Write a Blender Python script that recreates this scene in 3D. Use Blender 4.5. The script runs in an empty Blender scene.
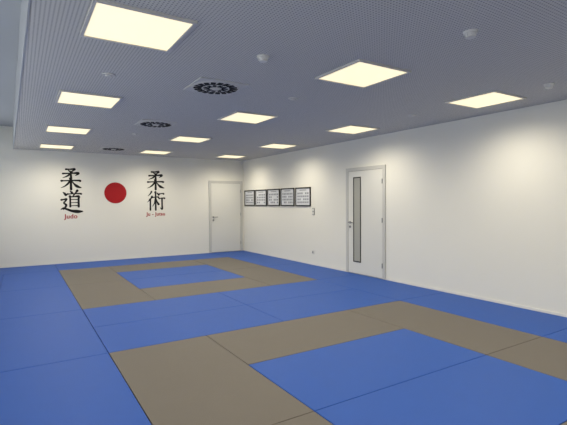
import bpy, bmesh, math, random
from mathutils import Matrix, Vector
random.seed(3)
C=bpy.context.scene.collection
XW,YW,H=5.767,11.50,2.697
XL,YB=-1.0,-2.6
ZF=-0.04

# ---------------- helpers ----------------
def s2l(c):
    return tuple(((v/255)/12.92 if v/255<=.04045 else ((v/255+.055)/1.055)**2.4) for v in c)
def mat(name,rgb,rough=.6,spec=.3,metal=0,noise=0,nscale=20,bump=0,bscale=200,emis=None,estr=0):
    m=bpy.data.materials.new(name);m.use_nodes=True;nt=m.node_tree;b=nt.nodes["Principled BSDF"]
    col=(*s2l(rgb),1)
    b.inputs["Base Color"].default_value=col;b.inputs["Roughness"].default_value=rough
    b.inputs["Specular IOR Level"].default_value=spec;b.inputs["Metallic"].default_value=metal
    tc=nt.nodes.new("ShaderNodeTexCoord")
    if noise:
        n=nt.nodes.new("ShaderNodeTexNoise");n.inputs["Scale"].default_value=nscale;n.inputs["Detail"].default_value=5
        nt.links.new(tc.outputs["Object"],n.inputs["Vector"])
        r=nt.nodes.new("ShaderNodeMapRange");r.inputs["To Min"].default_value=1-noise;r.inputs["To Max"].default_value=1+noise
        nt.links.new(n.outputs["Fac"],r.inputs["Value"])
        mx=nt.nodes.new("ShaderNodeVectorMath");mx.operation='SCALE';mx.inputs[0].default_value=col[:3]
        nt.links.new(r.outputs[0],mx.inputs["Scale"]);nt.links.new(mx.outputs[0],b.inputs["Base Color"])
    if bump:
        n=nt.nodes.new("ShaderNodeTexNoise");n.inputs["Scale"].default_value=bscale
        nt.links.new(tc.outputs["Object"],n.inputs["Vector"])
        bp=nt.nodes.new("ShaderNodeBump");bp.inputs["Strength"].default_value=bump;bp.inputs["Distance"].default_value=.002
        nt.links.new(n.outputs["Fac"],bp.inputs["Height"]);nt.links.new(bp.outputs[0],b.inputs["Normal"])
    if emis:
        b.inputs["Emission Color"].default_value=(*emis,1);b.inputs["Emission Strength"].default_value=estr
    return m
def obj(name,bm,mats,parent=None,smooth=False):
    me=bpy.data.meshes.new(name);bm.to_mesh(me);bm.free()
    for m in (mats if isinstance(mats,(list,tuple)) else [mats]):me.materials.append(m)
    if smooth:
        for f in me.polygons:f.use_smooth=True
    o=bpy.data.objects.new(name,me);C.objects.link(o)
    if parent:o.parent=parent
    return o
def empty(name,loc=(0,0,0)):
    o=bpy.data.objects.new(name,None);o.location=loc;o.empty_display_size=.1;C.objects.link(o);return o
def bx(bm,x0,x1,y0,y1,z0,z1,mi=0,bev=0):
    r=bmesh.ops.create_cube(bm,size=1,matrix=Matrix.Translation(((x0+x1)/2,(y0+y1)/2,(z0+z1)/2))@Matrix.Diagonal((abs(x1-x0),abs(y1-y0),abs(z1-z0),1)))
    fs=set(f for v in r['verts'] for f in v.link_faces)
    for f in fs:f.material_index=mi
    if bev:
        es=list(set(e for v in r['verts'] for e in v.link_edges))
        q=bmesh.ops.bevel(bm,geom=es,offset=bev,segments=2,affect='EDGES',profile=.5)
        for f in q['faces']:f.material_index=mi
def prism(bm,poly,z0,z1):
    lo=[bm.verts.new((x,y,z0)) for x,y in poly];hi=[bm.verts.new((x,y,z1)) for x,y in poly]
    n=len(poly);bm.faces.new(lo[::-1]);bm.faces.new(hi)
    for i in range(n):bm.faces.new((lo[i],lo[(i+1)%n],hi[(i+1)%n],hi[i]))
def cyl(bm,r1,r2,d,M,seg=48,mi=0):
    r=bmesh.ops.create_cone(bm,cap_ends=True,segments=seg,radius1=r1,radius2=r2,depth=d,matrix=M)
    for f in set(f for v in r['verts'] for f in v.link_faces):f.material_index=mi
T=Matrix.Translation

# ---------------- materials ----------------
M_wall=mat("wall_paint",(231,229,219),.75,.2,bump=.15,bscale=60,noise=.012,nscale=1.5)
M_white=mat("white_lacquer",(225,224,218),.4,.4)
M_door=mat("door_laminate",(220,219,211),.45,.35)
M_frame=mat("door_frame_paint",(198,197,191),.45,.35)
M_blue=mat("blue_mat_vinyl",(16,76,162),.5,.4,noise=.06,nscale=6,bump=.4,bscale=500)
M_brown=mat("taupe_mat_vinyl",(101,95,87),.5,.35,noise=.05,nscale=6,bump=.4,bscale=500)
M_floor=mat("subfloor",(40,40,42),.8)
M_black=mat("black_paint",(12,12,13),.6)
M_red=mat("red_paint",(165,20,26),.6)
M_darkred=mat("red_lettering",(165,28,34),.6)
M_steel=mat("brushed_steel",(150,150,150),.3,.5,1)
M_dark=mat("dark_slot",(14,15,17),.8)
M_paper=mat("paper",(215,217,220),.6)
M_ink=mat("printed_ink",(140,144,150),.6)
M_plastic=mat("white_plastic",(215,214,208),.4,.4)
M_grey=mat("grey_plastic",(120,122,124),.4,.4)
M_trimc=mat("luminaire_rim",(200,198,192),.5,.3)
M_panel=mat("luminaire_diffuser",(245,235,205),.5,.2,noise=0,emis=(1.0,.86,.54),estr=.95)
M_glassd=mat("frosted_glass",(168,168,158),.15,.6)
M_seal=mat("dark_gasket",(48,46,40),.5)
M_recess=mat("recess_plaster",(172,175,178),.8,.2)
def ceiling_mat():
    m=bpy.data.materials.new("perforated_ceiling_board");m.use_nodes=True;nt=m.node_tree;b=nt.nodes["Principled BSDF"]
    b.inputs["Roughness"].default_value=.85;b.inputs["Specular IOR Level"].default_value=.15
    tc=nt.nodes.new("ShaderNodeTexCoord")
    sc=nt.nodes.new("ShaderNodeVectorMath");sc.operation='SCALE';sc.inputs["Scale"].default_value=1/.026
    nt.links.new(tc.outputs["Object"],sc.inputs[0])
    fr=nt.nodes.new("ShaderNodeVectorMath");fr.operation='FRACTION';nt.links.new(sc.outputs[0],fr.inputs[0])
    sb=nt.nodes.new("ShaderNodeVectorMath");sb.operation='SUBTRACT';sb.inputs[1].default_value=(.5,.5,0);nt.links.new(fr.outputs[0],sb.inputs[0])
    ml=nt.nodes.new("ShaderNodeVectorMath");ml.operation='MULTIPLY';ml.inputs[1].default_value=(1,1,0);nt.links.new(sb.outputs[0],ml.inputs[0])
    ln=nt.nodes.new("ShaderNodeVectorMath");ln.operation='LENGTH';nt.links.new(ml.outputs[0],ln.inputs[0])
    lt=nt.nodes.new("ShaderNodeMath");lt.operation='LESS_THAN';lt.inputs[1].default_value=.22;nt.links.new(ln.outputs["Value"],lt.inputs[0])
    mx=nt.nodes.new("ShaderNodeMix");mx.data_type='RGBA'
    mx.inputs[6].default_value=(*s2l((206,204,198)),1);mx.inputs[7].default_value=(*s2l((132,131,129)),1)
    nt.links.new(lt.outputs[0],mx.inputs[0]);nt.links.new(mx.outputs[2],b.inputs["Base Color"])
    return m
M_ceil=ceiling_mat()
M_glass=bpy.data.materials.new("clear_glass");M_glass.use_nodes=True
nt=M_glass.node_tree;nt.nodes.clear()
o_=nt.nodes.new("ShaderNodeOutputMaterial");t_=nt.nodes.new("ShaderNodeBsdfTransparent");g_=nt.nodes.new("ShaderNodeBsdfGlossy");g_.inputs["Roughness"].default_value=.02
mx=nt.nodes.new("ShaderNodeMixShader");mx.inputs[0].default_value=.06
nt.links.new(t_.outputs[0],mx.inputs[1]);nt.links.new(g_.outputs[0],mx.inputs[2]);nt.links.new(mx.outputs[0],o_.inputs[0])

# ---------------- room shell ----------------
ZT=3.3
def box(name,x0,x1,y0,y1,z0,z1,m,parent=None,bev=0):
    bm=bmesh.new();bx(bm,x0,x1,y0,y1,z0,z1,0,bev);return obj(name,bm,m,parent)
box("floor",XL-.2,XW+.2,YB-.2,YW+.2,ZF-.1,ZF,M_floor)
box("wall_back",XL-.2,XW+.2,YW,YW+.2,ZF,ZT,M_wall)
box("wall_right",XW,XW+.2,YB,YW,ZF,ZT,M_wall)
box("wall_front",XL-.2,XW+.2,YB-.2,YB,ZF,ZT,M_wall)
WN=[(-2.0,0.2),(0.6,2.8),(3.2,5.4),(5.8,8.0),(8.4,10.9)]
bm=bmesh.new()
bx(bm,XL-.2,XL,YB,YW,ZF,.85);bx(bm,XL-.2,XL,YB,YW,2.95,ZT)
ys=[YB]+[v for w in WN for v in w]+[YW]
for i in range(0,len(ys),2):bx(bm,XL-.2,XL,ys[i],ys[i+1],.85,2.95)
obj("wall_left",bm,M_wall)
for k,(a,b) in enumerate(WN):
    e=empty("window_%d"%(k+1),(XL-.1,(a+b)/2,1.9))
    bm=bmesh.new();w=(b-a)/2;h=1.05
    for (y0,y1,z0,z1) in [(-w,-w+.06,-h,h),(w-.06,w,-h,h),(-w+.06,w-.06,-h,-h+.06),(-w+.06,w-.06,h-.06,h),(-.03,.03,-h+.06,h-.06)]:
        bx(bm,-.04,.04,y0,y1,z0,z1)
    obj("frame",bm,M_grey,e)
    bm=bmesh.new();bx(bm,-.005,.005,-w+.06,-.03,-h+.06,h-.06);bx(bm,-.005,.005,.03,w-.06,-h+.06,h-.06);obj("glass",bm,M_glass,e)
# ceilings (the suspended ceiling's free edge runs slightly out of square)
def ce(y):return .09-.0176*(y-3)
bm=bmesh.new();prism(bm,[(ce(YB),YB),(XW,YB),(XW,YW),(ce(YW),YW)],H,ZT);obj("ceiling",bm,M_ceil)
bm=bmesh.new();prism(bm,[(XL,YB),(ce(YB)-.012,YB),(ce(YW)-.012,YW),(XL,YW)],ZT-.1,ZT);obj("ceiling_recess",bm,M_recess)
bm=bmesh.new();prism(bm,[(ce(YB)-.012,YB),(ce(YB)-.0005,YB),(ce(YW)-.0005,YW),(ce(YW)-.012,YW)],H-.004,ZT);obj("trim_1",bm,M_recess)
# baseboards
D1=(5.66,6.76)
D2=(4.65,5.71)
box("baseboard_back",XL,D2[0],YW-.012,YW,ZF,.03,M_white)
bm=bmesh.new();bx(bm,XW-.012,XW,YB,D1[0],ZF,.03);bx(bm,XW-.012,XW,D1[1],YW-.012,ZF,.03);obj("baseboard_right",bm,M_white)

# ---------------- judo mats ----------------
A,B=.719,10.363
bm=bmesh.new()
def m_(x0,x1,y0,y1,mi):
    x0=max(x0,XL+.01);x1=min(x1,XW-.014);y1=min(y1,YW-.014);y0=max(y0,YB+.01)
    if x1-x0<.02 or y1-y0<.02:return
    g=.0028
    bx(bm,x0+g,x1-g,y0+g,y1-g,ZF,0,mi,.004)
def ring(y):
    for (x0,x1,a,b) in [(0,1,-2,0),(1,3,-1,0),(3,4,-2,0),(0,1,-4,-2),(1,3,-4,-3),(3,4,-4,-2)]:
        m_(A+x0,A+x1,y+a,y+b,1)
    m_(A+1,A+3,y-2,y-1,0);m_(A+1,A+3,y-3,y-2,0)
ring(B);ring(B-6);ring(B-12)
for x0 in (0,2):
    for y0 in (-5,-6,-11,-12):m_(A+x0,A+x0+2,B+y0,B+y0+1,0)
for i in range(0,8):
    y1=B-2*i
    m_(A-1,A,y1-2,y1,0);m_(A-2,A-1,y1-2,y1,0)
    m_(A+4,XW,y1-2,y1,0)
for i in range(-1,3):
    m_(A+2*i,A+2*i+2,B,B+1,0);m_(A+2*i,A+2*i+2,B+1,YW,0)
obj("judo_mats",bm,[M_blue,M_brown])

# ---------------- ceiling luminaires ----------------
for X in (.74,2.88,4.90):
    for Y in (-1.75,.70,3.15,5.60,8.05,10.50):
        e=empty("ceiling_light_panel",(X,Y,H))
        bm=bmesh.new();r=.33;t=.022
        for (x0,x1,y0,y1) in [(-r,r,-r,-r+t),(-r,r,r-t,r),(-r,-r+t,-r+t,r-t),(r-t,r,-r+t,r-t)]:bx(bm,x0,x1,y0,y1,-.018,0)
        obj("rim",bm,M_trimc,e)
        bm=bmesh.new();bx(bm,-r+t,r-t,-r+t,r-t,-.010,0);obj("diffuser",bm,M_panel,e)
        l=bpy.data.lights.new("lamp","SPOT");l.energy=78;l.color=(1,.915,.74);l.spot_size=math.radians(166);l.spot_blend=1.0;l.shadow_soft_size=0.0
        lo=bpy.data.objects.new("lamp",l);lo.location=(0,0,-.03);lo.parent=e;C.objects.link(lo)

# ---------------- swirl air diffusers ----------------
for (X,Y) in [(1.83,4.30),(1.86,6.75),(1.87,10.3)]:
    e=empty("air_vent",(X,Y,H))
    s=.27
    bm=bmesh.new();bx(bm,-s,s,-s,s,-.012,0,0,.003)
    cyl(bm,.25,.258,.008,T((0,0,-.016)),64)
    obj("plate",bm,M_trimc,e)
    bm=bmesh.new()
    for (n,r0,r1,w,off) in [(18,.150,.235,.052,0),(11,.065,.132,.038,.2),]:
        for k in range(n):
            a=2*math.pi*k/n+off
            R=Matrix.Rotation(a,4,'Z')@T(((r0+r1)/2,0,-.021))@Matrix.Rotation(.22,4,'Z')@Matrix.Diagonal((r1-r0,w,.003,1))
            bmesh.ops.create_cube(bm,size=1,matrix=R)
    obj("slots",bm,M_dark,e)
    bm=bmesh.new();cyl(bm,.045,.05,.01,T((0,0,-.025)),32);obj("hub",bm,M_trimc,e)

# ---------------- smoke detectors / ceiling sensors ----------------
def detector(X,Y,r=.05):
    bm=bmesh.new()
    cyl(bm,r,r*1.05,.018,T((0,0,-.009)),40)
    cyl(bm,r*.62,r*.8,.022,T((0,0,-.029)),40)
    for k in range(8):
        a=k*math.pi/4
        bmesh.ops.create_cube(bm,size=1,matrix=Matrix.Rotation(a,4,'Z')@T((r*.74,0,-.027))@Matrix.Diagonal((.006,.006,.02,1)))
    cyl(bm,r*.7,r*.6,.006,T((0,0,-.042)),40)
    o=obj("smoke_detector",bm,M_plastic);o.location=(X,Y,H)
for (x,y) in [(1.80,3.2),(2.85,1.95),(4.85,2.38)]:detector(x,y)
for (x,y) in [(.77,4.42),(4.85,4.25),(2.83,4.3),(1.82,7.95)]:
    bm=bmesh.new();cyl(bm,.058,.062,.012,T((0,0,-.006)),40);cyl(bm,.03,.034,.01,T((0,0,-.017)),32)
    o=obj("ceiling_sensor",bm,M_trimc);o.location=(x,y,H)

# ---------------- doors ----------------
def door(name,w,h,glass):
    e=empty(name);Z0=.002
    f=.065
    bm=bmesh.new()
    bx(bm,0,f,-.03,0,Z0,h,0,.002);bx(bm,w-f,w,-.03,0,Z0,h,0,.002);bx(bm,f,w-f,-.03,0,h-f,h,0,.002)
    obj("frame",bm,M_frame,e)
    bm=bmesh.new();bx(bm,f+.004,w-f-.004,-.022,0,Z0+.008,h-f-.004,0,.002);obj("leaf",bm,M_door,e)
    bm=bmesh.new();bx(bm,f,w-f,-.008,0,Z0,h-f);obj("rebate_gap",bm,M_dark,e)
    hx=f+.06;hz=1.03
    bm=bmesh.new()
    RX=Matrix.Rotation(math.pi/2,4,'X');RY=Matrix.Rotation(math.pi/2,4,'Y')
    cyl(bm,.026,.026,.01,T((hx,-.027,hz))@RX,24);cyl(bm,.026,.026,.01,T((hx,-.027,hz-.09))@RX,24)
    cyl(bm,.010,.010,.05,T((hx,-.05,hz))@RX,16);cyl(bm,.010,.010,.13,T((hx+.055,-.07,hz))@RY,16)
    obj("handle",bm,M_steel,e)
    bm=bmesh.new()
    for z in (.25,1.1,h-.3):cyl(bm,.009,.009,.09,T((w-f,-.036,z)),12)
    obj("hinges",bm,M_steel,e)
    if glass:
        x0,x1,z0,z1=glass
        bm=bmesh.new();b=.022
        bx(bm,x0-b,x0,-.028,-.018,z0-b,z1+b);bx(bm,x1,x1+b,-.028,-.018,z0-b,z1+b);bx(bm,x0,x1,-.028,-.018,z0-b,z0);bx(bm,x0,x1,-.028,-.018,z1,z1+b)
        obj("glazing_bead",bm,M_seal,e)
        bm=bmesh.new();bx(bm,x0,x1,-.024,-.019,z0,z1);obj("glass",bm,M_glassd,e)
    return e
d=door("door_1",D2[1]-D2[0],2.08,None);d.location=(D2[0],YW,0)
d=door("door_2",D1[1]-D1[0],2.13,(.245,.425,.26,1.92));d.location=(XW,D1[1],0);d.rotation_euler=(0,0,-math.pi/2)

# ---------------- framed charts on the right wall ----------------
n=5;y_far=11.40;y_near=8.03;pitch=(y_far-y_near+.06)/n;pw=pitch-.06
for k in range(n):
    yc=y_far-pitch*k-pw/2;w=pw/2;h=.225
    e=empty("framed_chart",(XW,yc,1.575))
    bm=bmesh.new();b=.028
    bx(bm,-.025,0,-w,-w+b,-h,h);bx(bm,-.025,0,w-b,w,-h,h);bx(bm,-.025,0,-w+b,w-b,-h,-h+b);bx(bm,-.025,0,-w+b,w-b,h-b,h)
    obj("frame",bm,M_black,e)
    bm=bmesh.new();bx(bm,-.012,0,-w+b,w-b,-h+b,h-b);obj("sheet",bm,M_paper,e)
    bm=bmesh.new()
    iw=w-b-.04;ih=h-b-.03
    bx(bm,-.014,-.012,-.14,.14,ih-.018,ih)
    nc=[6,5,6,7,6][k]
    for i in range(nc):
        for j in range(4):
            cx=-iw+(i+.5)*2*iw/nc;cz=ih-.05-(j+.5)*(2*ih-.05)/4
            if random.random()<.9:
                bx(bm,-.014,-.012,cx-iw/nc*.66,cx+iw/nc*.66,cz-.022,cz+.022)
    obj("print",bm,M_ink,e)

bm=bmesh.new();bx(bm,-.012,0,-.042,.042,-.08,.08,0,.003);bx(bm,-.017,-.012,-.03,.03,.008,.068,1,.002);bx(bm,-.017,-.012,-.03,.03,-.068,-.008,1,.002)
o=obj("light_switch",bm,[M_grey,M_plastic]);o.location=(XW,7.93,1.23)
bm=bmesh.new();bx(bm,-.012,0,-.042,.042,-.042,.042,0,.003);cyl(bm,.022,.022,.004,T((-.013,0,0))@Matrix.Rotation(math.pi/2,4,'Y'),24,1)
o=obj("power_socket",bm,[M_plastic,M_grey]);o.location=(XW,7.95,.29)

# ---------------- wall lettering (brush strokes) ----------------
def cr(pts,n=10):
    P=[pts[0]]+list(pts)+[pts[-1]];out=[]
    for i in range(1,len(P)-2):
        p0,p1,p2,p3=P[i-1:i+3]
        for k in range(n):
            t=k/n
            out.append(tuple(.5*((2*b)+(-a+c)*t+(2*a-5*b+4*c-d)*t*t+(-a+3*b-3*c+d)*t**3) for a,b,c,d in zip(p0,p1,p2,p3)))
    out.append(tuple(pts[-1]));return out
def stroke(bm,pts,sx,sz,ox,oz,k=1.0,y=0):
    P=[(ox+p[0]*sx,oz+p[1]*sz,max(p[2],.012)*sx*k) for p in cr(pts)]
    L=[];R=[]
    for i,p in enumerate(P):
        a=P[max(i-1,0)];b=P[min(i+1,len(P)-1)]
        d=Vector((b[0]-a[0],b[1]-a[1]));d=d.normalized() if d.length>1e-9 else Vector((1,0))
        nx,nz=-d.y,d.x
        L.append(bm.verts.new((p[0]+nx*p[2]/2,y,p[1]+nz*p[2]/2)));R.append(bm.verts.new((p[0]-nx*p[2]/2,y,p[1]-nz*p[2]/2)))
    for i in range(len(P)-1):
        try:bm.faces.new((L[i],L[i+1],R[i+1],R[i]))
        except ValueError:pass
    for q in (P[0],P[-1]):
        bmesh.ops.create_circle(bm,cap_ends=True,segments=12,radius=q[2]/2,matrix=T((q[0],y,q[1]))@Matrix.Rotation(math.pi/2,4,'X'))
def hz(x0,z0,x1,z1,w=.06):
    return [(x0,z0,w*1.2),(x0+.12*(x1-x0),z0+.005,w*.75),((x0+x1)/2,(z0+z1)/2+.01,w*.75),(x1-.08*(x1-x0),z1+.005,w*1.0),(x1,z1-.01,w*1.3)]
def vt(x,z0,z1,w=.08):
    return [(x-.01,z0,w*1.3),(x,z0-.08,w*.95),(x,(z0+z1)/2,w*.9),(x,z1,w*1.0)]
JU=[ [(.27,.945,.07),(.45,.95,.05),(.68,.965,.08),(.64,.91,.06),(.52,.83,.03)],
     [(.38,.89,.03),(.46,.85,.06),(.54,.80,.09)],
     [(.12,.735,.07),(.3,.745,.05),(.6,.765,.055),(.86,.775,.09),(.82,.71,.06),(.72,.65,.02)],
     [(.50,.76,.06),(.505,.62,.075),(.50,.50,.075),(.41,.53,.02)],
     [(.46,.73,.07),(.36,.64,.06),(.24,.58,.04),(.10,.53,.015)],
     hz(.05,.385,.95,.41,.065), vt(.50,.49,-.02,.085),
     [(.46,.385,.07),(.34,.24,.065),(.2,.13,.045),(.02,.05,.015)],
     [(.54,.385,.03),(.66,.24,.06),(.8,.13,.10),(1.0,.06,.03)] ]
DO=[ [(.46,.99,.04),(.52,.94,.07),(.55,.89,.08)],[(.80,1.02,.09),(.75,.95,.06),(.68,.89,.02)],
     hz(.33,.85,.99,.87,.055), [(.66,.85,.06),(.62,.79,.05),(.57,.73,.02)],
     vt(.45,.74,.24,.065), [(.45,.715,.05),(.65,.725,.045),(.86,.735,.09),(.86,.6,.07),(.86,.24,.075)],
     hz(.47,.575,.84,.58,.035),hz(.47,.425,.84,.43,.035),hz(.47,.275,.84,.28,.04),
     [(.11,.93,.03),(.18,.88,.07),(.24,.81,.09)],
     [(.03,.57,.07),(.14,.585,.05),(.26,.60,.08),(.20,.49,.05),(.14,.42,.05),(.25,.32,.075),(.20,.20,.06),(.12,.12,.05)],
     [(.0,.11,.03),(.12,.17,.06),(.25,.13,.07),(.5,.04,.09),(.8,.0,.12),(1.04,.0,.05)] ]
JT=[ [(.25,1.0,.07),(.18,.88,.05),(.04,.75,.015)],[(.28,.73,.075),(.2,.6,.055),(.01,.42,.015)],vt(.175,.56,-.02,.07),
     hz(.32,.68,.66,.70,.055),vt(.49,.97,-.02,.07),
     [(.48,.66,.06),(.45,.5,.05),(.40,.32,.04),(.29,.18,.015)],
     [(.53,.60,.03),(.57,.44,.06),(.66,.30,.09)],[(.57,.93,.03),(.62,.89,.06),(.67,.83,.08)],
     hz(.74,.88,.97,.89,.055),hz(.70,.62,1.02,.64,.055),
     [(.87,.63,.07),(.87,.3,.065),(.87,.03,.075),(.76,.10,.02)] ]
def kanji(name,strokes_list,W,Hh,xc):
    bm=bmesh.new();yy=0
    for st,z0 in strokes_list:
        for s in st:
            stroke(bm,s,W,Hh,-W/2,z0,k=1.5,y=-yy);yy+=.00006
    for f in bm.faces:
        f.normal_update()
        if f.normal.y>0:f.normal_flip()
    o=obj(name,bm,M_black);o.location=(xc,YW-.003,0);return o
kanji("judo_kanji_lettering",[(JU,1.80),(DO,1.25)],.45,.50,1.10)
kanji("jujutsu_kanji_lettering",[(JU,1.82),(JT,1.27)],.45,.48,3.14)
bm=bmesh.new();cyl(bm,.268,.268,.004,T((0,-.002,0))@Matrix.Rotation(math.pi/2,4,'X'),96)
o=obj("red_sun_disc",bm,M_red);o.location=(2.12,YW,1.71)
def text(name,s,x,z,size):
    cu=bpy.data.curves.new(name,"FONT");cu.body=s;cu.size=size;cu.align_x='CENTER';cu.offset=.003;cu.extrude=.001;cu.space_character=1.05
    o=bpy.data.objects.new(name,cu);C.objects.link(o);o.location=(x,YW-.003,z);o.rotation_euler=(math.pi/2,0,0);cu.materials.append(M_darkred)
    bpy.context.view_layer.update()
    me=bpy.data.meshes.new_from_object(o.evaluated_get(bpy.context.evaluated_depsgraph_get()))
    n_=bpy.data.objects.new(name,me);n_.matrix_world=o.matrix_world.copy();bpy.data.objects.remove(o);n_.name=name;C.objects.link(n_)
text("judo_wall_text","Judo",1.09,1.085,.15)
text("jujutsu_wall_text","Ju - Jutsu",3.14,1.11,.13)

# ---------------- world (daylight through the windows) ----------------
w=bpy.data.worlds.new("daylight");bpy.context.scene.world=w;w.use_nodes=True
bg=w.node_tree.nodes["Background"];bg.inputs[0].default_value=(.90,.95,1,1);bg.inputs[1].default_value=2.2

# ---------------- camera ----------------
cam=bpy.data.cameras.new("camera");co=bpy.data.objects.new("camera",cam);C.objects.link(co)
cam.sensor_width=36;cam.lens=36*425.2/567;cam.clip_start=.05
yaw,pit,rol=math.radians(31.974),math.radians(1.386),math.radians(-.326)
co.matrix_world=T((0,0,1.448))@Matrix.Rotation(-yaw,4,'Z')@Matrix.Rotation(math.pi/2-pit,4,'X')@Matrix.Rotation(rol,4,'Z')
bpy.context.scene.camera=co
bpy.context.scene.view_settings.view_transform='Standard'
